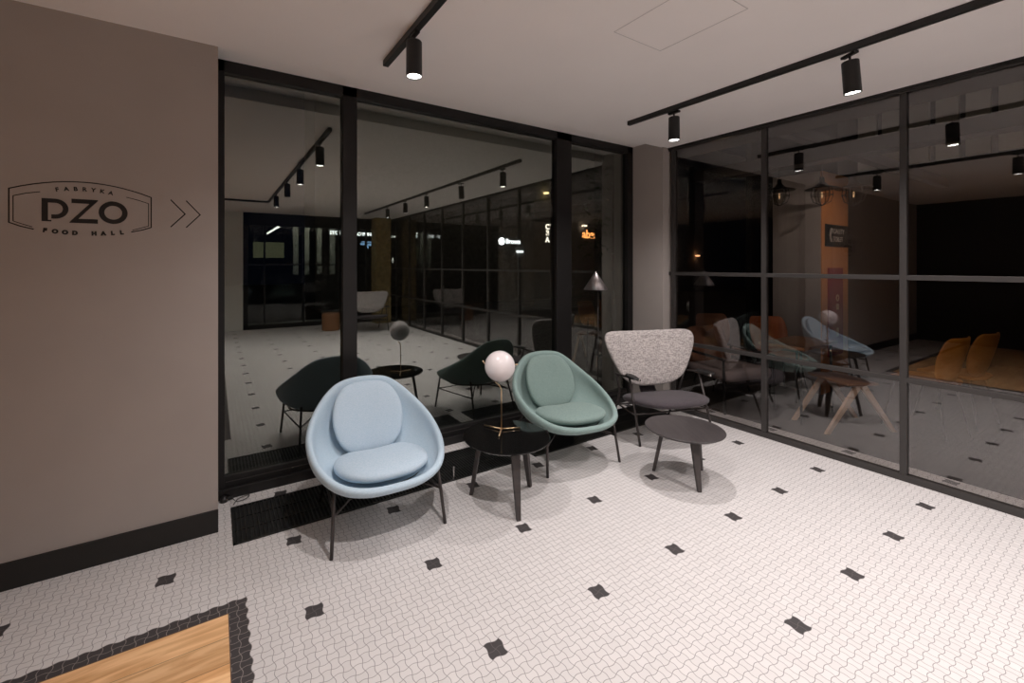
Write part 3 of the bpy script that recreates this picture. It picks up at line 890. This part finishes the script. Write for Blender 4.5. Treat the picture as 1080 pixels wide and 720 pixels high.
obj('emblem', B(-0.03, 0.03, -0.02, -0.015, -0.30, -0.20), M_CREAM, pn)

def cage_pendant(label, loc, ztop):
    t = thing('cage_pendant_lamp', label, 'lamp', loc, 0, 'cage pendant lamps beyond the partition')
    H = ztop - loc[2]
    bm = bmesh.new(); tube(bm, [(0, 0, 0.17), (0, 0, H)], 0.004, 6); obj('cord', bm, M_BLACK, t)
    bm = bmesh.new(); lathe(bm, [(0.0, 0.20), (0.02, 0.19), (0.025, 0.14), (0.06, 0.10), (0.150, 0.070), (0.152, 0.064), (0.05, 0.085), (0, 0.09)], 28)
    obj('lamp_shade', bm, M_BLACK, t, smooth=True)
    bm = bmesh.new()
    for k in range(6):
        a = 2*pi*k/6
        tube(bm, [(0.085*cos(a), 0.085*sin(a), 0.075), (0.095*cos(a), 0.095*sin(a), 0.0), (0.075*cos(a), 0.075*sin(a), -0.07), (0.0, 0.0, -0.11)], 0.004, 6)
    tube(bm, [(0.093*cos(2*pi*k/20), 0.093*sin(2*pi*k/20), 0.0) for k in range(20)], 0.004, 6, closed=True)
    obj('cage', bm, M_BLACK, t)
    bm = bmesh.new(); lathe(bm, [(0, 0.075), (0.068, 0.07), (0.072, 0.0), (0.05, -0.07), (0, -0.085)], 20)
    jar = obj('glass_jar', bm, glass('jar_glass', (0.9, 0.88, 0.84), 1.35), t, smooth=True)
    bm = bmesh.new(); lathe(bm, [(0, -0.03), (0.006, -0.025), (0.008, 0.0), (0.006, 0.03), (0, 0.035)], 12)
    obj('bulb', bm, emis('warm_bulb', (1.0, 0.62, 0.32), 0.8), jar, smooth=True)
    return t
cp = cage_pendant('black cage pendant lamp hanging before the left edge of the grey pillar face', (5.5, 2.425, 2.29), 2.60)
dup(cp, (5.5, 2.017, 2.245), 0, 'black cage pendant lamp hanging before the corner of the grey and orange pillar')
dup(cp, (5.55, 1.765, 2.22), 0, 'black cage pendant lamp half beyond the right edge of the orange pillar face')

def shell_chair(name, label, m, loc, rz, legs='metal', group='leather chairs beyond the partition'):
    t = thing(name, label, 'chair', loc, rz, group)
    ol = [(0, -0.20), (0.14, -0.19), (0.20, -0.10), (0.22, 0.05), (0.19, 0.20), (0.10, 0.225), (-0.10, 0.225), (-0.19, 0.20), (-0.22, 0.05), (-0.20, -0.10), (-0.14, -0.19)]
    bm = pad(ol, 0.045, bend=lambda u, v: 1.2*u*u, rings=6, resample=33)
    xform(bm, Matrix.Translation((0, 0.215, 0.655)) @ Matrix.Rotation(radians(76), 4, 'X')); obj('backrest', bm, m, t, smooth=True)
    ol = [(0, -0.23), (0.17, -0.22), (0.235, -0.15), (0.23, 0.10), (0.17, 0.20), (-0.17, 0.20), (-0.23, 0.10), (-0.235, -0.15), (-0.17, -0.22)]
    bm = pad(ol, 0.06, bend=lambda u, v: 0.3*u*u, rings=6, resample=36)
    xform(bm, Matrix.Translation((0, 0, 0.445))); obj('seat', bm, m, t, smooth=True)
    for sx, sy in ((1, 1), (1, -1), (-1, 1), (-1, -1)):
        bm = bmesh.new()
        if legs == 'wood':
            b_ = bm
            tube(bm, [(sx*0.03, sy*0.03, 0.425), (sx*0.245, sy*0.23, 0.0)], 0.02, 8, radii=[0.026, 0.014])
            obj('leg', bm, M_PALEOAK, t, smooth=True)
        else:
            tube(bm, [(sx*0.15, sy*0.15, 0.43), (sx*0.22, sy*0.22, 0.0)], 0.009, 8)
            obj('leg', bm, M_BLACK, t, smooth=True)
    return t
st = thing('wooden_stool', 'low stool with brown seat board and pale wooden A-shaped legs, right behind the glass partition', 'stool', (4.93, 1.52, 0), atan2(1.365-1.66, 5.22-4.63))
obj('seat', B(-0.15, 0.15, -0.03, 0.40, 0.425, 0.450), M_BROWNWOOD, st, bevel=0.006)
for yy in (0.0, 0.36):
    for sx in (-1, 1):
        bm = bmesh.new()
        lo = [bm.verts.new(p) for p in ((sx*0.345, yy-0.013, 0), (sx*0.305, yy-0.013, 0), (sx*0.305, yy+0.013, 0), (sx*0.345, yy+0.013, 0))]
        hi = [bm.verts.new(p) for p in ((sx*0.050, yy-0.013, 0.425), (-sx*0.012, yy-0.013, 0.425), (-sx*0.012, yy+0.013, 0.425), (sx*0.050, yy+0.013, 0.425))]
        bm.faces.new(lo); bm.faces.new(hi)
        for i in range(4): bm.faces.new([lo[i], lo[(i+1) % 4], hi[(i+1) % 4], hi[i]])
        obj('leg', bm, M_PALEOAK, st)
shell_chair('leather_shell_chair', 'orange leather chair behind the wooden table, just right of the first partition mullion', M_ORANGE, (5.62, 2.50, 0), radians(-35))
bc = shell_chair('leather_shell_chair', 'tan brown leather chair nearest the corner pier, behind the glass', M_BROWN, (5.36, 3.02, 0), radians(-30))
# low armchair close behind the glass
t = thing('metal_frame_armchair', 'low armchair with grey seat cushion, brown back and black metal arms, right behind the partition', 'armchair', (4.76, 2.60, 0), radians(-14))
ol = [(-0.29, -0.27), (0.0, -0.285), (0.29, -0.27), (0.31, 0.0), (0.29, 0.27), (0, 0.28), (-0.29, 0.27), (-0.31, 0.0)]
bm = pad(ol, 0.13, p=5, rings=7); xform(bm, Matrix.Translation((0, 0, 0.37)))
obj('seat_cushion', bm, mat('mauve_grey_cloth', (0.26, 0.215, 0.205), 0.9), t, smooth=True)
ol = [(-0.27, -0.19), (0.0, -0.20), (0.27, -0.19), (0.26, 0.0), (0.23, 0.19), (0, 0.205), (-0.23, 0.19), (-0.26, 0.0)]
bm = pad(ol, 0.09, p=4, rings=7); xform(bm, Matrix.Translation((0, 0.285, 0.60)) @ Matrix.Rotation(radians(74), 4, 'X'))
obj('backrest', bm, M_BROWN, t, smooth=True)
for sx in (-1, 1):
    bm = bmesh.new(); tube(bm, [(sx*0.335, -0.27, 0.0), (sx*0.335, -0.25, 0.545)], 0.011, 8); obj('leg', bm, M_BLACK, t, smooth=True)
    bm = bmesh.new(); tube(bm, [(sx*0.335, 0.36, 0.0), (sx*0.335, 0.27, 0.565)], 0.011, 8); obj('leg', bm, M_BLACK, t, smooth=True)
    bm = bmesh.new(); tube(bm, [(sx*0.335, -0.27, 0.545), (sx*0.335, 0.30, 0.57)], 0.015, 8); obj('armrest', bm, M_BLACK, t, smooth=True)
bm = bmesh.new(); box(bm, -0.335, 0.335, -0.262, -0.238, 0.265, 0.295); obj('front_rail', bm, M_BLACK, t)
mc = shell_chair('leather_shell_chair', 'mustard leather chair right of the second mullion, front one of the pair behind the glass', M_MUSTARD, (5.55, 1.25, 0), radians(172))
dup(mc, (6.15, 1.17, 0), radians(172), 'mustard leather chair, rear one of the pair right of the second mullion behind the glass')
tb = thing('dining_table', 'wooden topped dining table standing right behind the glass partition', 'table', (5.05, 2.05, 0))
obj('tabletop', B(-0.38, 0.38, -0.20, 0.20, 0.70, 0.73), M_BROWNWOOD, tb, bevel=0.004)
for sx in (-1, 1):
    for sy in (-1, 1):
        bm = bmesh.new(); tube(bm, [(sx*0.34, sy*0.16, 0), (sx*0.33, sy*0.15, 0.70)], 0.012, 8)
        obj('leg', bm, M_BLACK, tb, smooth=True)
L = bpy.data.lights.new('pillar_fill', 'SPOT'); L.energy = 55; L.color = (1.0, 0.84, 0.72); L.spot_size = radians(46); L.spot_blend = 0.8; L.shadow_soft_size = 0.02  # added spot with no fixture, brightens the pillar faces
lo = bpy.data.objects.new('pillar_fill', L); COL.objects.link(lo); lo.location = (5.0, 0.6, 2.45)
lo.rotation_euler = (Vector((6.15, 2.40, 1.75)) - Vector(lo.location)).to_track_quat('-Z', 'Y').to_euler()
area('annex_glow', (5.75, 1.2, 3.6), 5, (1.0, 0.72, 0.5), 0.1)
area('annex_glow', (5.2, 2.9, 2.5), 1.2, (1.0, 0.72, 0.5), 0.1)
area('annex_glow', (7.5, 1.5, 4.2), 3, (1.0, 0.8, 0.6), 0.1)
# slatted panels high on the annex back wall
for k in range(9):
    o = obj('acoustic_panel', B(9.9, 10.0, 0.2+k*0.33, 0.45+k*0.33, 3.2, 4.68), mat('panel_grey', (0.30, 0.28, 0.24), 0.9))
    tag(o, 'narrow grey-green upright wall panel high on the dark back wall beyond the partition', 'wall panel', 'upright wall panels beyond the partition')

# ================================================================== OUTDOORS AND MIRRORED SHOPFRONT SIGNS
def sign(name, s, size, loc, m, label, face=-1, offset=0.0):
    b_ = text_bm(s, size, 0.01, offset, align='LEFT')
    xform(b_, RX90)
    o = obj(name, b_, m); o.location = loc
    return tag(o, label, 'sign')
W_S = emis('white_sign_light', (1, 1, 1), 14)
# shop signs fixed over the shopfront opposite, seen mirrored in the window glass
sign('store_sign', 'STORE', 0.125, (2.53, -5.02, 2.345), W_S, 'white lit letters STORE above the dark shopfront, reflected in the left window pane', offset=0.004)
o = sign('word_sign', 'WINAK', 0.125, (3.36, -5.02, 2.335), W_S, 'white lit word with a round emblem, reflected just right of the first window post', offset=0.004)
bm = bmesh.new(); lathe(bm, [(0.03, -0.008), (0.05, -0.008), (0.05, 0.008), (0.03, 0.008), (0.03, -0.008)], 20); xform(bm, RX90)
e_ = obj('round_emblem', bm, W_S, o); e_.location = (-0.07, 0, 0.0)
bm = bmesh.new(); box(bm, 3.42, 3.76, -5.30, -5.28, 2.13, 2.16); box(bm, 3.40, 3.60, -5.30, -5.28, 2.06, 2.11); box(bm, 3.62, 3.74, -5.30, -5.28, 2.04, 2.11); box(bm, 3.56, 3.62, -5.30, -5.28, 1.96, 2.09)
tag(obj('blue_screen', bm, emis('blue_sign_light', (0.35, 0.6, 1.0), 4)), 'pale blue lit window graphic under the white word sign, reflected in the window', 'sign')
tag(obj('lit_strip', B(3.86, 3.90, -5.32, -5.30, 1.58, 1.72), emis('strip_light', (1, 0.95, 0.9), 10.0)), 'small upright white light low behind the shopfront, reflected in the window', 'light')
# interior of the store
bm = bmesh.new(); tube(bm, [(1.72, -11.8, 2.72), (1.72, -7.0, 2.72)], 0.03, 8)
tag(obj('linear_lamp', bm, emis('linear_light', (1, 0.97, 0.9), 14.0)), 'long white linear ceiling lamp inside the shop, seen mirrored in the left window', 'lamp')
for k, (x, y) in enumerate(((1.93, -7.0), (2.23, -7.0), (2.58, -7.0), (2.96, -7.0))):
    tag(obj('interior_column', B(x, x+0.13, y, y+0.13, 0, 2.6), M_WHITEW), ('%s white column of the row inside the shop, mirrored in the left window' % ('first', 'second', 'third', 'fourth')[k]), 'column', 'white columns inside the shop')
tag(obj('lintel_beam', B(1.9, 3.1, -7.02, -6.86, 2.6, 2.7), M_WHITEW), 'pale beam resting on the columns inside the shop, mirrored in the left window', 'beam')
tag(obj('counter_panel', B(1.05, 1.95, -9.1, -9.0, 1.75, 2.25), emis('green_panel_light', (0.46, 0.44, 0.25), 0.8)), 'dull yellow-green lit panel deep inside the shop, mirrored in the left window', 'panel')
tag(obj('low_partition', B(0.7, 4.0, -6.2, -6.1, 0, 1.25), M_DARK), 'dark half-height partition inside the shop, in front of the white columns', 'partition')
tag(obj('bar_counter', B(1.0, 2.4, -8.9, -8.3, 0, 1.1), M_DARK), 'dark counter inside the shop under the green panel', 'counter')
area('store_glow', (2.4, -5.9, 2.95), 60, (1, 0.95, 0.8), 0.2)
tag(obj('brick_pillar', B(3.55, 3.95, -4.80, -4.40, 0, CZ), M_BRICK), 'yellow brick pillar at the far shopfront, reflected in the middle window pane', 'pillar')
bm = bmesh.new(); lathe(bm, [(0, 0), (0.19, 0), (0.20, 0.02), (0.20, 0.36), (0.18, 0.40), (0, 0.405)], 32)
o = obj('round_pouf', bm, M_BROWNWOOD, smooth=False); o.location = (2.30, -3.85, 0)
tag(o, 'round brown pouf on the floor near the far shopfront, reflected beside the first window post', 'pouf')

# courtyard building with lit signs, concrete column, tree
tag(obj('courtyard_building', B(3.0, 34.0, 16.0, 18.0, -0.1, 9.0), M_CONC), 'dark concrete building across the courtyard behind the window', 'building')
sign('round_logo_sign', 'Brown', 0.30, (11.15, 15.988, 2.58), emis('white_courtyard_sign', (1, 1, 1), 4), 'white lit sign with a round emblem outdoors, seen in the middle window pane', offset=0.006)
bm = bmesh.new(); lathe(bm, [(0, -0.010), (0.15, -0.010), (0.15, 0.010), (0, 0.010)], 24); xform(bm, RX90)
o = obj('sign_disc', bm, W_S, bpy.data.objects['round_logo_sign']); o.location = (-0.22, 0, 0)
tag(obj('lit_window_slot', B(11.75, 12.1, 15.93, 16.002, 2.08, 2.18), emis('slot_light', (1, 1, 1), 3)), 'small white lit slot below the round emblem sign outdoors', 'light')
for j, (a, b_, c) in enumerate((('C', 'З', 'A'), ('W', 'A', 'R'))):
    for k, ch in enumerate((a, b_, c)):
        bb = xform(text_bm(ch, 0.34, 0.01, 0.008), RX90)
        if j == 0 and k == 0:
            grp = thing('letter_sign', 'two upright columns of warm white lit letters beside the thick window post', 'sign', (0, 0, 0))
        ob = obj('letter', bb, emis('warm_letter', (1, 0.85, 0.68), 4), grp); ob.location = (13.58 + j*0.34, 15.985, 3.34 - k*0.31)
        if ch == 'З': pass
sign('orange_script_sign', 'abas', 0.60, (15.87, 15.985, 3.08), emis('orange_sign_light', (1, 0.34, 0.09), 4.5), 'orange lit script word outdoors above the cone lamp', offset=0.006)
for k, (x, z, c, n_, lab) in enumerate(((13.4, 4.93, (1, 0.7, 0.3), 1.4, 'warm yellow courtyard light high left of the thick window post'),
                         (15.9, 3.5, (1, 0.7, 0.5), 1.6, 'pale warm courtyard light just above the orange script sign'),
                         (17.95, 2.0, (1, 0.25, 0.18), 3.0, 'small red courtyard light right of the orange script sign'),
                         (23.2, 2.2, (1, 0.8, 0.6), 3.0, 'pale courtyard light seen low in the leftmost pane of the partition'),
                         (25.6, 2.1, (1, 0.45, 0.2), 1.0, 'dim orange courtyard light seen in the leftmost pane of the partition'))):
    bm = bmesh.new(); lathe(bm, [(0, -0.05), (0.13, -0.03), (0.13, 0.03), (0, 0.05)], 14); box(bm, -0.02, 0.02, 0.0, 0.142, -0.02, 0.02)
    o = obj('courtyard_light', bm, emis('courtyard_lamp', c, n_*3)); o.location = (x, 15.86, z)
    tag(o, lab, 'light', 'courtyard lights')
tag(obj('concrete_column', B(5.76, 6.12, 5.0, 5.5, -0.09, 6), M_CONC), 'rough concrete column outdoors behind the narrow right window pane', 'column')
# young tree outside
t = thing('courtyard_tree', 'small leafy tree outdoors in front of the concrete column', 'tree', (4.72, 4.15, -0.09))
bm = bmesh.new(); tube(bm, [(0, 0, 0), (0.03, 0.02, 1.2), (0.0, 0, 2.4), (0.05, 0, 3.2)], 0.03, 8, radii=[0.04, 0.03, 0.022, 0.012])
obj('trunk', bm, M_BARK, t, smooth=True)
bm = bmesh.new()
for k in range(420):
    a = random.uniform(0, 2*pi); r = 0.5*sqrt(random.random()); z = random.uniform(1.7, 3.4)
    p = Vector((r*cos(a), r*sin(a), z)); u_ = Vector((random.uniform(-1, 1), random.uniform(-1, 1), random.uniform(-1, 1))).normalized()
    v_ = u_.orthogonal().normalized(); s_ = random.uniform(0.03, 0.06)
    bm.faces.new([bm.verts.new(p + u_*s_), bm.verts.new(p + v_*s_*0.5), bm.verts.new(p - u_*s_), bm.verts.new(p - v_*s_*0.5)])
obj('foliage', bm, M_LEAF, t)
area('courtyard_glow', (10, 11, 5.5), 60, (1.0, 0.8, 0.6), 0.3)
area('courtyard_glow', (5.6, 3.9, 3.2), 3, (1.0, 0.85, 0.6), 0.1)
